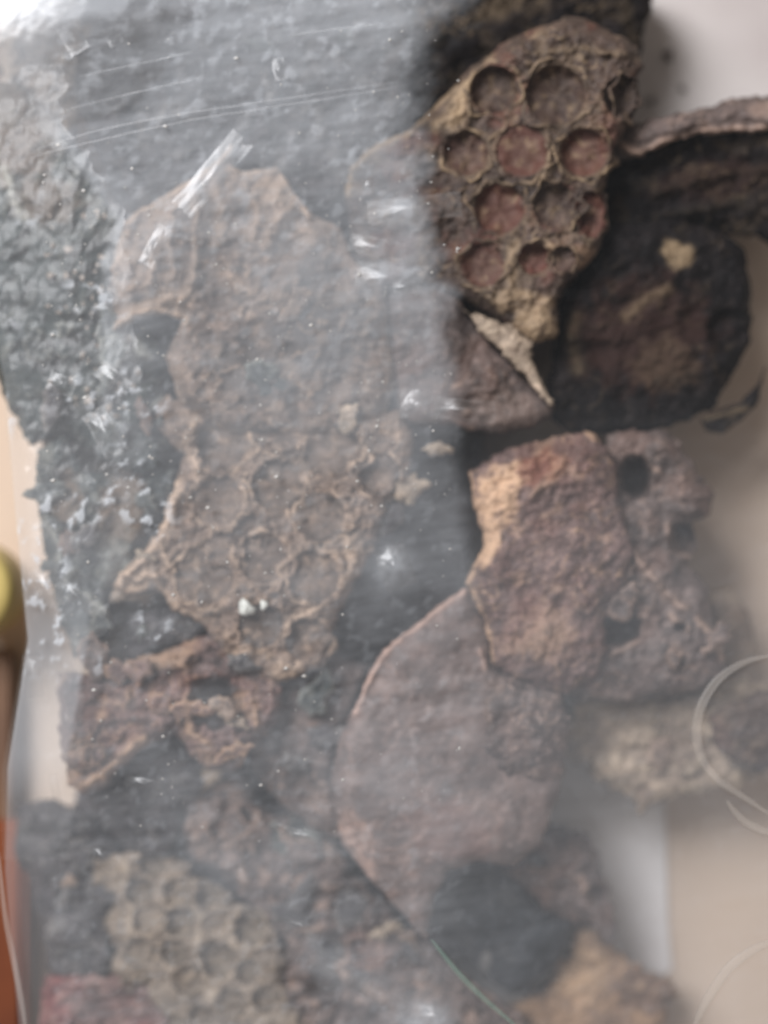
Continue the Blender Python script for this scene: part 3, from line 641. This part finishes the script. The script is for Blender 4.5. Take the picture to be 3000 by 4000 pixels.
chunk('honeycomb_piece', [(340, 3340), (430, 3350), (520, 3310), (640, 3340), (740, 3380), (800, 3450), (880, 3470), (960, 3540), (1040, 3610), (1110, 3700), (1130, 3850), (1190, 4000), (1210, 4100), (680, 4100), (640, 3980), (560, 3880), (480, 3850), (410, 3790), (455, 3700), (390, 3620), (440, 3530), (370, 3450)],
      m_lowcomb, -70, 420, 'blurred olive-tan comb with small round cells near the bottom edge', seed=35, amp=30, nscale=170, fine=8, layers=5, tears=50, cellkw=dict(rim=0.2, jag=14, dk=0.75), cellwax=0.6, edge=80, rim=70, rough=26, waxnoise=0.3, step=6,
      cells=[(545, 3480, 60, 10, 60, 0.8, 0.9), (585, 3590, 68, 10, 35, 0.8, 0.4), (705, 3605, 68, 10, 60, 0.95, 0.9), (815, 3500, 58, 10, 50, 0.8, 0.9), (690, 3490, 58, 10, 30, 0.7, 0.5), (975, 3625, 74, 10, 55, 0.9, 0.8), (845, 3610, 62, 10, 25, 0.8, 0.2), (680, 3720, 58, 10, 50, 0.8, 0.8), (540, 3725, 66, 10, 25, 0.6, 0.5),
             (850, 3745, 80, 10, 60, 0.8, 0.9), (965, 3795, 50, 10, 50, 0.8, 0.8), (730, 3830, 62, 10, 30, 0.6, 0.5), (590, 3375, 56, 10, 50, 0.8, 0.9), (900, 3920, 64, 10, 45, 0.6, 0.7), (1040, 3900, 56, 10, 45, 0.6, 0.7), (790, 3980, 60, 10, 40, 0.5, 0.6)],
      patches=[(1050, 3980, 100, 60, 0, 'wax', 0.5), (680, 4000, 60, 60, 0, 'red', 0.9), (430, 3420, 60, 70, 0, 'wax', 0.4)],
      ridges=[([(770, 3660), (800, 3760), (830, 3900)], 18, 12, 0.8), ([(480, 3380), (520, 3560), (500, 3700), (560, 3820)], 22, 12, 0.7)])

# ------------------------------------------------------------------ torn flakes wedged between the lumps
rngf = np.random.default_rng(5)
regions = [(120, 1250, 680, 1720, 9, -62, 'green', 'the slate-green lump'), (170, 1800, 640, 2500, 11, -50, 'green', 'the crinkled grey-green lump'), (260, 2560, 1100, 3000, 12, -62, 'red', 'the crumbly brown lump'),
           (520, 3020, 1250, 3400, 10, -100, 'grey', 'the hollow above the olive-tan comb'), (1050, 3450, 1640, 4050, 11, -95, 'slate', 'the torn grey-brown strip'), (420, 900, 1450, 1650, 8, -42, 'mid', 'the broad capped sheet'),
           (420, 60, 1500, 560, 10, -140, 'slate', 'the hazy blotchy slab'), (1300, 1650, 1780, 2200, 6, -120, 'slate', 'the gap beside the largest comb'), (2420, 2150, 2800, 2660, 5, -130, 'grey', 'the lump with open holes'),
           (200, 3250, 420, 3780, 6, -120, 'slate', 'the dark blue-grey lump'), (760, 2650, 1280, 3050, 7, -180, 'slate', 'the hollow left of the smooth fold'), (2180, 2750, 2850, 3050, 5, -400, 'tan', 'the pale tan slab')]
fm = {'green': (m_green, 'slate-green'), 'red': (m_red, 'red-brown'), 'grey': (m_grey, 'grey-brown'), 'slate': (m_slate, 'dark slate'), 'mid': (m_midcomb, 'tan-grey'), 'tan': (m_tan, 'pale tan')}
used_labels = set()
k = 0
for x0, y0, x1, y1, cnt, z, mt, where in regions:
    for i in range(cnt):
        fx, fy = rngf.uniform(x0, x1), rngf.uniform(y0, y1)
        rr, n, asp, an = rngf.uniform(45, 105), int(rngf.integers(6, 10)), rngf.uniform(0.35, 0.9), rngf.uniform(0, 3.14)
        pl = []
        for j in range(n):
            a = 2 * math.pi * j / n + rngf.uniform(-0.25, 0.25)
            q_ = rr * rngf.uniform(0.6, 1.25)
            ux, uy = q_ * math.cos(a), q_ * asp * math.sin(a)
            pl.append((fx + ux * math.cos(an) - uy * math.sin(an), fy + ux * math.sin(an) + uy * math.cos(an)))
        m2, hue = fm[mt if rngf.random() < 0.65 or 'holes' in where else ['mid', 'grey', 'tan', 'green', 'slate'][int(rngf.integers(0, 5))]]
        place = ('upper' if fy < y0 + (y1 - y0) / 3 else 'lower' if fy > y1 - (y1 - y0) / 3 else 'middle') + ' ' + ('left' if fx < x0 + (x1 - x0) / 3 else 'right' if fx > x1 - (x1 - x0) / 3 else 'part')
        look = ('tiny' if rr < 62 else 'small' if rr < 85 else 'broad') + (' narrow' if asp < 0.55 else '')
        lab = '%s torn %s flake, %s of %s' % (look, hue, place, where)
        if lab in used_labels: continue
        used_labels.add(lab)
        chunk('comb_flake', pl, m2, z + rngf.uniform(-14, 14), 46, lab, 'flake', 'torn flakes on ' + where, seed=300 + k,
              rim=18, edge=22, amp=16, nscale=90, rough=18, slope=(rngf.uniform(-0.22, 0.22), rngf.uniform(-0.22, 0.22)), lip=rngf.uniform(0, 16), edgewax=0.55, edgew=14, waxnoise=0.25, layers=6)
        k += 1

# ------------------------------------------------------------------ crystals and crumbs
cr_m = plain_mat('pale_crystal', (0.70, 0.71, 0.66), (0.55, 0.56, 0.52), 800, 0.4, 0.4)
rng = np.random.default_rng(11)
def pebble(x, y, z, r, seed, sq=(1, 1, 0.7)):
    n, mrow = 10, 6
    V = [];
    for i in range(mrow + 1):
        ph = math.pi * i / mrow
        for k in range(n):
            a = 2 * math.pi * k / n
            rr = r * (1 + 0.22 * math.sin(3 * a + seed) * math.sin(ph) + 0.15 * math.cos(2 * a + 1.7 * seed + ph * 2))
            V.append((x + rr * math.sin(ph) * math.cos(a) * sq[0], y + rr * math.sin(ph) * math.sin(a) * sq[1], z + rr * math.cos(ph) * sq[2]))
    q = [(i * n + k, (i + 1) * n + k, (i + 1) * n + (k + 1) % n, i * n + (k + 1) % n) for i in range(mrow) for k in range(n)]
    return V, q
def pebble_obj(name, x, y, z, r, seed, label, cat, mat=cr_m, sq=(1, 1, 0.7)):
    V, q = pebble(x, y, z, r, seed, sq)
    vx, vy, vz = P3(*np.array(V).T)
    o0 = P3(x, y, z - r * sq[2])
    link(name, mesh_np(name, np.stack([vx - o0[0], vy - o0[1], vz - o0[2]], 1), np.array(q)), mat, None, label, cat, loc=o0)
pebble_obj('wax_crystal', 961, 2375, -28, 33, 1.0, 'bright white six-sided grain lying on the largest comb', 'crystal')
pebble_obj('wax_crystal', 1030, 2363, -30, 17, 2.0, 'smaller white grain right beside the bright six-sided one', 'crystal', sq=(0.8, 1.3, 0.7))
for i, (cx_, cy_, cr_) in enumerate([(2546, 392, 15), (2612, 214, 20), (2668, 345, 13)]):
    pebble_obj('comb_crumb', cx_, cy_, -905, cr_, 3.0 + i, ['dark crumb beside the flange on the off-white paper', 'largest faint crumb high on the off-white paper', 'smallest faint crumb at the right on the off-white paper'][i], 'crumb', m_grey)
VV, QQ = [], []
def crumb(x, y, z, r):
    V, q = pebble(x, y, z, r, rng.uniform(0, 6), (rng.uniform(0.6, 1.6), rng.uniform(0.6, 1.6), 0.7))
    b = len(VV)
    VV.extend(V); QQ.extend([tuple(i + b for i in t) for t in q])
for i in range(80):                                     # over the slate-green lump
    t = rng.uniform(0, 1)
    x = 130 + 420 * rng.beta(2.4, 1.7); y = rng.uniform(820, 1650)
    if x > 430 and y < 1250: continue
    crumb(x, y, -92 + rng.uniform(-25, 10), float(rng.choice([5, 6, 8, 10, 13])))
for i in range(26):
    crumb(rng.uniform(700, 1400), rng.uniform(1250, 1900), -44 + rng.uniform(-18, 6), rng.uniform(3, 7))
vx, vy, vz = P3(*np.array(VV).T)
link('wax_crumbs', mesh_np('wax_crumbs', np.stack([vx, vy, vz], 1), np.array(QQ)), plain_mat('crumb_wax', (0.34, 0.29, 0.25), (0.20, 0.16, 0.13), 900, 0.6, 0.4), None, 'scattered pale wax crumbs sprinkled over the lumps at the left', 'crumbs', kind='stuff')

# ------------------------------------------------------------------ the plastic bag
bag = link('plastic_bag', None, None, None, 'clear plastic bag holding all the dark comb pieces', 'bag', loc=P3(1500, 2000, -910))
bo = bag.location
def bag_part(name, V, q, mat):
    me = mesh_np(name, V - np.array(bo)[None, :], q)
    return link(name, me, mat, bag)

def grid_faces(nx, ny, off=0, flip=False):
    i = np.arange(nx - 1)[None, :] + nx * np.arange(ny - 1)[:, None]
    i = i.ravel() + off
    q = np.stack([i + nx, i + nx + 1, i + 1, i], 1)
    return q[:, ::-1] if flip else q

def reflection_veil(x, y):
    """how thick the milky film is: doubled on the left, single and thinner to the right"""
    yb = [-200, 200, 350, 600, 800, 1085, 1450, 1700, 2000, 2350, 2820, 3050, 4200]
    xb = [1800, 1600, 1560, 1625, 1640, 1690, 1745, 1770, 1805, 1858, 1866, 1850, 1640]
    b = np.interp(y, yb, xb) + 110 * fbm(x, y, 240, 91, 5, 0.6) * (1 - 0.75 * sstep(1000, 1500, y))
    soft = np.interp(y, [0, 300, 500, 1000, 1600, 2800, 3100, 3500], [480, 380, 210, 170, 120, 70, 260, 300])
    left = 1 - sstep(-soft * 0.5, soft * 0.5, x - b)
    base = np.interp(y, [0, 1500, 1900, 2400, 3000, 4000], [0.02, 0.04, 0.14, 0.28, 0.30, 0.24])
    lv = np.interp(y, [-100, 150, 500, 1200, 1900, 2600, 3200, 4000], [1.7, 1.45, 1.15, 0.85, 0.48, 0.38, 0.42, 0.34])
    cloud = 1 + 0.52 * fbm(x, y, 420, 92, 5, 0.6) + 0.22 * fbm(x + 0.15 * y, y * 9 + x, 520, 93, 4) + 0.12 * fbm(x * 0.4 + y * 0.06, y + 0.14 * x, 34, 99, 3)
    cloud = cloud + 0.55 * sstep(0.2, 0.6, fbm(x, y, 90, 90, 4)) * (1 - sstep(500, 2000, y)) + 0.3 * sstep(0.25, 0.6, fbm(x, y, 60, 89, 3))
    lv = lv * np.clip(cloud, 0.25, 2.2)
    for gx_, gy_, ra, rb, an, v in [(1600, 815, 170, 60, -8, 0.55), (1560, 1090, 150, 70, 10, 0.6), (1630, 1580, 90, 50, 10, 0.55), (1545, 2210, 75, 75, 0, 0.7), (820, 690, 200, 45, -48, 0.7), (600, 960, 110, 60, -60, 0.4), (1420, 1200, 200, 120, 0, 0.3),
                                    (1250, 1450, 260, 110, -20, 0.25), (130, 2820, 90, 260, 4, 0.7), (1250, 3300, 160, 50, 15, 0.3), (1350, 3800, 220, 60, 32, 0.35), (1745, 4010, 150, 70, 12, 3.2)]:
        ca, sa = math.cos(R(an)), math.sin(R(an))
        lv = lv + v * np.exp(-(((x - gx_) * ca + (y - gy_) * sa) / ra) ** 2 - ((-(x - gx_) * sa + (y - gy_) * ca) / rb) ** 2) * (1 + 0.6 * fbm(x, y, 55, 88, 4))  # soft glare spots, built up as thicker haze
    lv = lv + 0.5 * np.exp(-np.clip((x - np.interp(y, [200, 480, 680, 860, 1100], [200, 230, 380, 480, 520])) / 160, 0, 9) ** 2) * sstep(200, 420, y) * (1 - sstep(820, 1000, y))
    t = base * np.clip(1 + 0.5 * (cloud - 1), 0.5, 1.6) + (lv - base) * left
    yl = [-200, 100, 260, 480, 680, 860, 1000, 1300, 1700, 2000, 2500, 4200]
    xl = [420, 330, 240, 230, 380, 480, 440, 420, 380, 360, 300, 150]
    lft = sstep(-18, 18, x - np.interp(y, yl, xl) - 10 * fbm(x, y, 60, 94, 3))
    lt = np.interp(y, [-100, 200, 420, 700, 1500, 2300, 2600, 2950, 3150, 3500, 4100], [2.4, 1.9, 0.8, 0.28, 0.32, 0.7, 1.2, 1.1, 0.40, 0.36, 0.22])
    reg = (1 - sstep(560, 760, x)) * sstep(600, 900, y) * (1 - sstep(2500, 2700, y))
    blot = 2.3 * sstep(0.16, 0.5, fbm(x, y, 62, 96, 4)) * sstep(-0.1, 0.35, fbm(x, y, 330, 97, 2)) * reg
    top = 5.5 * np.exp(-np.clip((x - 250) / 420, 0, 9) ** 4 - (np.clip(y + 60, 0, 999) / 150) ** 2) * (1 + 0.4 * fbm(x, y, 110, 98, 4))  # white glare of the upper left corner, laid on as extra haze
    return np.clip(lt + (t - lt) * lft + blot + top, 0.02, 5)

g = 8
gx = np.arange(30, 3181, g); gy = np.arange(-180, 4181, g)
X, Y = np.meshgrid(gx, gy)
T = reflection_veil(X, Y)
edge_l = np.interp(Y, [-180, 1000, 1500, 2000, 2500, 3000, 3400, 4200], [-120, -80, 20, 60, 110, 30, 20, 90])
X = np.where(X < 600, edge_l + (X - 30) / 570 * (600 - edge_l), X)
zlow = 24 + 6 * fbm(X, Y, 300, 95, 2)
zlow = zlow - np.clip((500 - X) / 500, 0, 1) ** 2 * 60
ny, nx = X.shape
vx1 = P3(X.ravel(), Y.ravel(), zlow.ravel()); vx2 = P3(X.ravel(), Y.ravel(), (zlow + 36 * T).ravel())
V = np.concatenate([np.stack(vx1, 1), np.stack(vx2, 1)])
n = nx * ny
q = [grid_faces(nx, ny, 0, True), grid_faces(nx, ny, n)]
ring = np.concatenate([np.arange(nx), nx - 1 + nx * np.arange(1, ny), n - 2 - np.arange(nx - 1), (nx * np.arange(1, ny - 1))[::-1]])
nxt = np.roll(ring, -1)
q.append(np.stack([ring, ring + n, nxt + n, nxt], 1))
bag_part('front_sheet', V, np.concatenate(q), haze_volume('reflection_haze', 360, (0.90, 0.945, 1.0), -0.4))  # scattering haze stands in for the window's reflection on the front film

# crinkled side of the bag: bare glossy film at the left edge and corner
film = film_mat('crinkled_film', 0.38, 0.30, 0.02)
g = 9
gx = np.arange(-200, 620, g); gy = np.arange(-160, 3360, g)
X, Y = np.meshgrid(gx, gy)
right = np.interp(Y, [-160, 100, 260, 480, 800, 1250, 1700, 2300, 2700, 3100, 3400], [760, 420, 250, 250, 470, 520, 560, 470, 330, 300, 260]) + 40 * fbm(Y, Y * 0, 90, 71, 3)
left = np.interp(Y, [-160, 900, 1500, 2000, 2500, 3000, 3400], [-180, -140, 0, 60, 100, 10, 10])
u = (X + 200) / 820
X = left + (right - left) * u
Z = 82 - np.clip(right - X, 0, None) * (0.04 + 0.28 * (1 - sstep(150, 520, Y))) + 8 * fbm(X, Y * 0.7, 95, 72, 4) + 8 * fbm(X, Y, 260, 73, 3)
Z = Z - np.clip((60 - (X - left)) / 60, 0, 1) ** 2 * 60
ny, nx = X.shape
bag_part('side_film', np.stack(P3(X.ravel(), Y.ravel(), Z.ravel()), 1), grid_faces(nx, ny), film)

# slack flat film over the upper left corner: mirrors the window
nr, na = 60, 120
RR, AA = np.meshgrid(np.linspace(0.001, 1, nr), np.linspace(0, 2 * math.pi, na))
X = 110 + 640 * RR * np.cos(AA); Y = -10 + 520 * RR * np.sin(AA)
Z = 250 - 190 * RR ** 2.2 + 9 * fbm(X, Y, 230, 61, 4, 0.45)
bag_part('corner_film', np.stack(P3(X.ravel(), Y.ravel(), Z.ravel()), 1), grid_faces(nr, na), film_mat('slack_film', 1.25, 0.34, 0.0))

# wrinkles standing proud of the sheet: each catches the window
wr_m = film_mat('wrinkle_film', 1.5, 0.38, 0.0)
def wrinkle(x, y, a, b, ang, h, seed=0):
    nx, ny = 34, 24
    U, W = np.meshgrid(np.linspace(-1.25, 1.25, nx), np.linspace(-1.25, 1.25, ny))
    U2 = U + 0.10 * fbm(U * 2, W * 2, 1, seed, 3); W2 = W + 0.12 * fbm(U * 1.3, W * 0.6, 1, seed + 1, 2)
    h = min(h, 0.55 * b)
    Zz = 74 + h * np.exp(-1.6 * (U2 ** 2 + W2 ** 2)) * np.clip(1 - (U2 / 1.2) ** 2, 0, 1) + 0.07 * h * fbm(U * 1.6, W * 1.2, 1, seed + 2, 2)
    ca, sa = math.cos(R(ang)), math.sin(R(ang))
    k = 1 - 0.12 * np.abs(fbm(U, W, 1, seed + 4, 2))
    X = x + (U * a * ca - W * b * sa) * k; Y = y + (U * a * sa + W * b * ca) * k
    bag_part('wrinkle', np.stack(P3(X.ravel(), Y.ravel(), Zz.ravel()), 1), grid_faces(nx, ny), wr_m)
for i, wd in enumerate([(1640, 1585, 66, 50, 10, 30), (1815, 1600, 100, 34, 4, 20), (1470, 965, 90, 30, 12, 24), (1620, 815, 150, 40, -6, 18), (1520, 1085, 110, 40, 10, 20), (1445, 720, 16, 12, 0, 9), (830, 680, 150, 42, -50, 20),
                        (607, 960, 70, 26, -62, 14), (1545, 2215, 70, 52, 70, 34), (285, 150, 50, 34, 60, 30), (560, 3060, 60, 18, 8, 18), (220, 3480, 60, 20, 80, 22), (1720, 3985, 130, 60, 15, 40), (215, 3080, 50, 16, 80, 20),
                        (1210, 3270, 90, 22, 10, 18), (1580, 1120, 40, 20, 0, 14), (400, 3350, 50, 22, 40, 20), (1090, 270, 36, 20, 80, 15), (1130, 3250, 70, 20, 30, 9), (1190, 3625, 60, 22, 20, 10), (1330, 3800, 110, 26, 28, 11), (1500, 3900, 80, 24, 30, 11), (945, 3420, 40, 16, 80, 8), (180, 2300, 70, 26, 60, 12), (130, 2640, 70, 30, 85, 14), (300, 2330, 80, 22, 40, 10), (410, 1690, 80, 40, 60, 18), (440, 1480, 60, 30, 40, 14), (240, 1500, 44, 30, 20, 15), (450, 160, 24, 12, -30, 12)]):
    wrinkle(*wd, seed=200 + i * 7)

# folds, seams and scratches of the plastic
fold_m = film_mat('fold_plastic', 0.5, 0.35, 0.09, (0.80, 0.74, 0.68))
for pts, r in [([(3010, 2560), (2900, 2590), (2800, 2660), (2735, 2770), (2722, 2880), (2745, 2970), (2810, 3050), (2900, 3110), (3020, 3190)], 20), ([(2840, 3130), (2900, 3200), (2980, 3245), (3060, 3260)], 16),
               ([(2700, 4040), (2760, 3910), (2850, 3780), (2960, 3700), (3060, 3670)], 18), ([(-5, 3330), (18, 3560), (55, 3760), (90, 3950), (100, 4060)], 12)]:
    tube('fold', [(x, y, 46) for x, y in pts], r, fold_m, bag, flat=0.3, o0=tuple(bo))
green_m = film_mat('green_crease', 0.8, 0.4, 0.14, (0.30, 0.48, 0.40))
tube('crease', [(1685, 3670, 60), (1790, 3800, 60), (1890, 3900, 60), (2030, 4020, 60)], 12, green_m, bag, flat=0.5, o0=tuple(bo))
scr_m = film_mat('scratch_plastic', 0.3, 0.4, 0.05, (0.9, 0.92, 0.95))
for pts in [[(120, 590), (400, 505), (740, 440), (1080, 390), (1560, 318)], [(110, 618), (330, 560), (740, 470), (1150, 405), (1560, 340)], [(230, 438), (400, 392), (620, 340), (800, 300)], [(300, 300), (560, 245), (760, 200)],
            [(1120, 140), (1350, 108), (1520, 90)]]:
    tube('scratch', [(x, y, 92) for x, y in pts], 3.6, scr_m, bag, flat=0.4, o0=tuple(bo), wob=3)
back = film_mat('back_film', 0.6, 0.35, 0.10, (0.75, 0.72, 0.70))
gx = np.linspace(120, 3300, 60); gy = np.linspace(-300, 4300, 80)
X, Y = np.meshgrid(gx, gy)
Z = -905 + 6 * fbm(X, Y, 300, 81, 3)
bag_part('back_film', np.stack(P3(X.ravel(), Y.ravel(), Z.ravel()), 1), grid_faces(60, 80), back)

# dust clinging to the film
rngd = np.random.default_rng(21)
VV, QQ = [], []
for i in range(420):
    x = rngd.uniform(150, 1800); y = rngd.uniform(60, 3300) if i % 3 else rngd.uniform(700, 2000)
    r = rngd.choice([3.0, 3.5, 4.5, 6.0, 8.0], p=[0.4, 0.25, 0.2, 0.1, 0.05]); e = rngd.uniform(0.5, 1.8)
    b = len(VV)
    VV += [(x + r * e, y, 76), (x, y + r, 76), (x - r * e, y, 76), (x, y - r, 76), (x, y, 76 + r * 0.6), (x, y, 76 - r * 0.6)]
    QQ += [(b, b + 1, b + 4), (b + 1, b + 2, b + 4), (b + 2, b + 3, b + 4), (b + 3, b, b + 4), (b + 1, b, b + 5), (b + 2, b + 1, b + 5), (b + 3, b + 2, b + 5), (b, b + 3, b + 5)]
V = np.stack(P3(*np.array(VV).T), 1) - np.array(bo)[None, :]
d = link('dust', mesh_np('dust', V, np.array(QQ)), plain_mat('pale_dust', (0.55, 0.54, 0.52), (0.40, 0.39, 0.37), 500, 0.8), bag, kind='stuff')
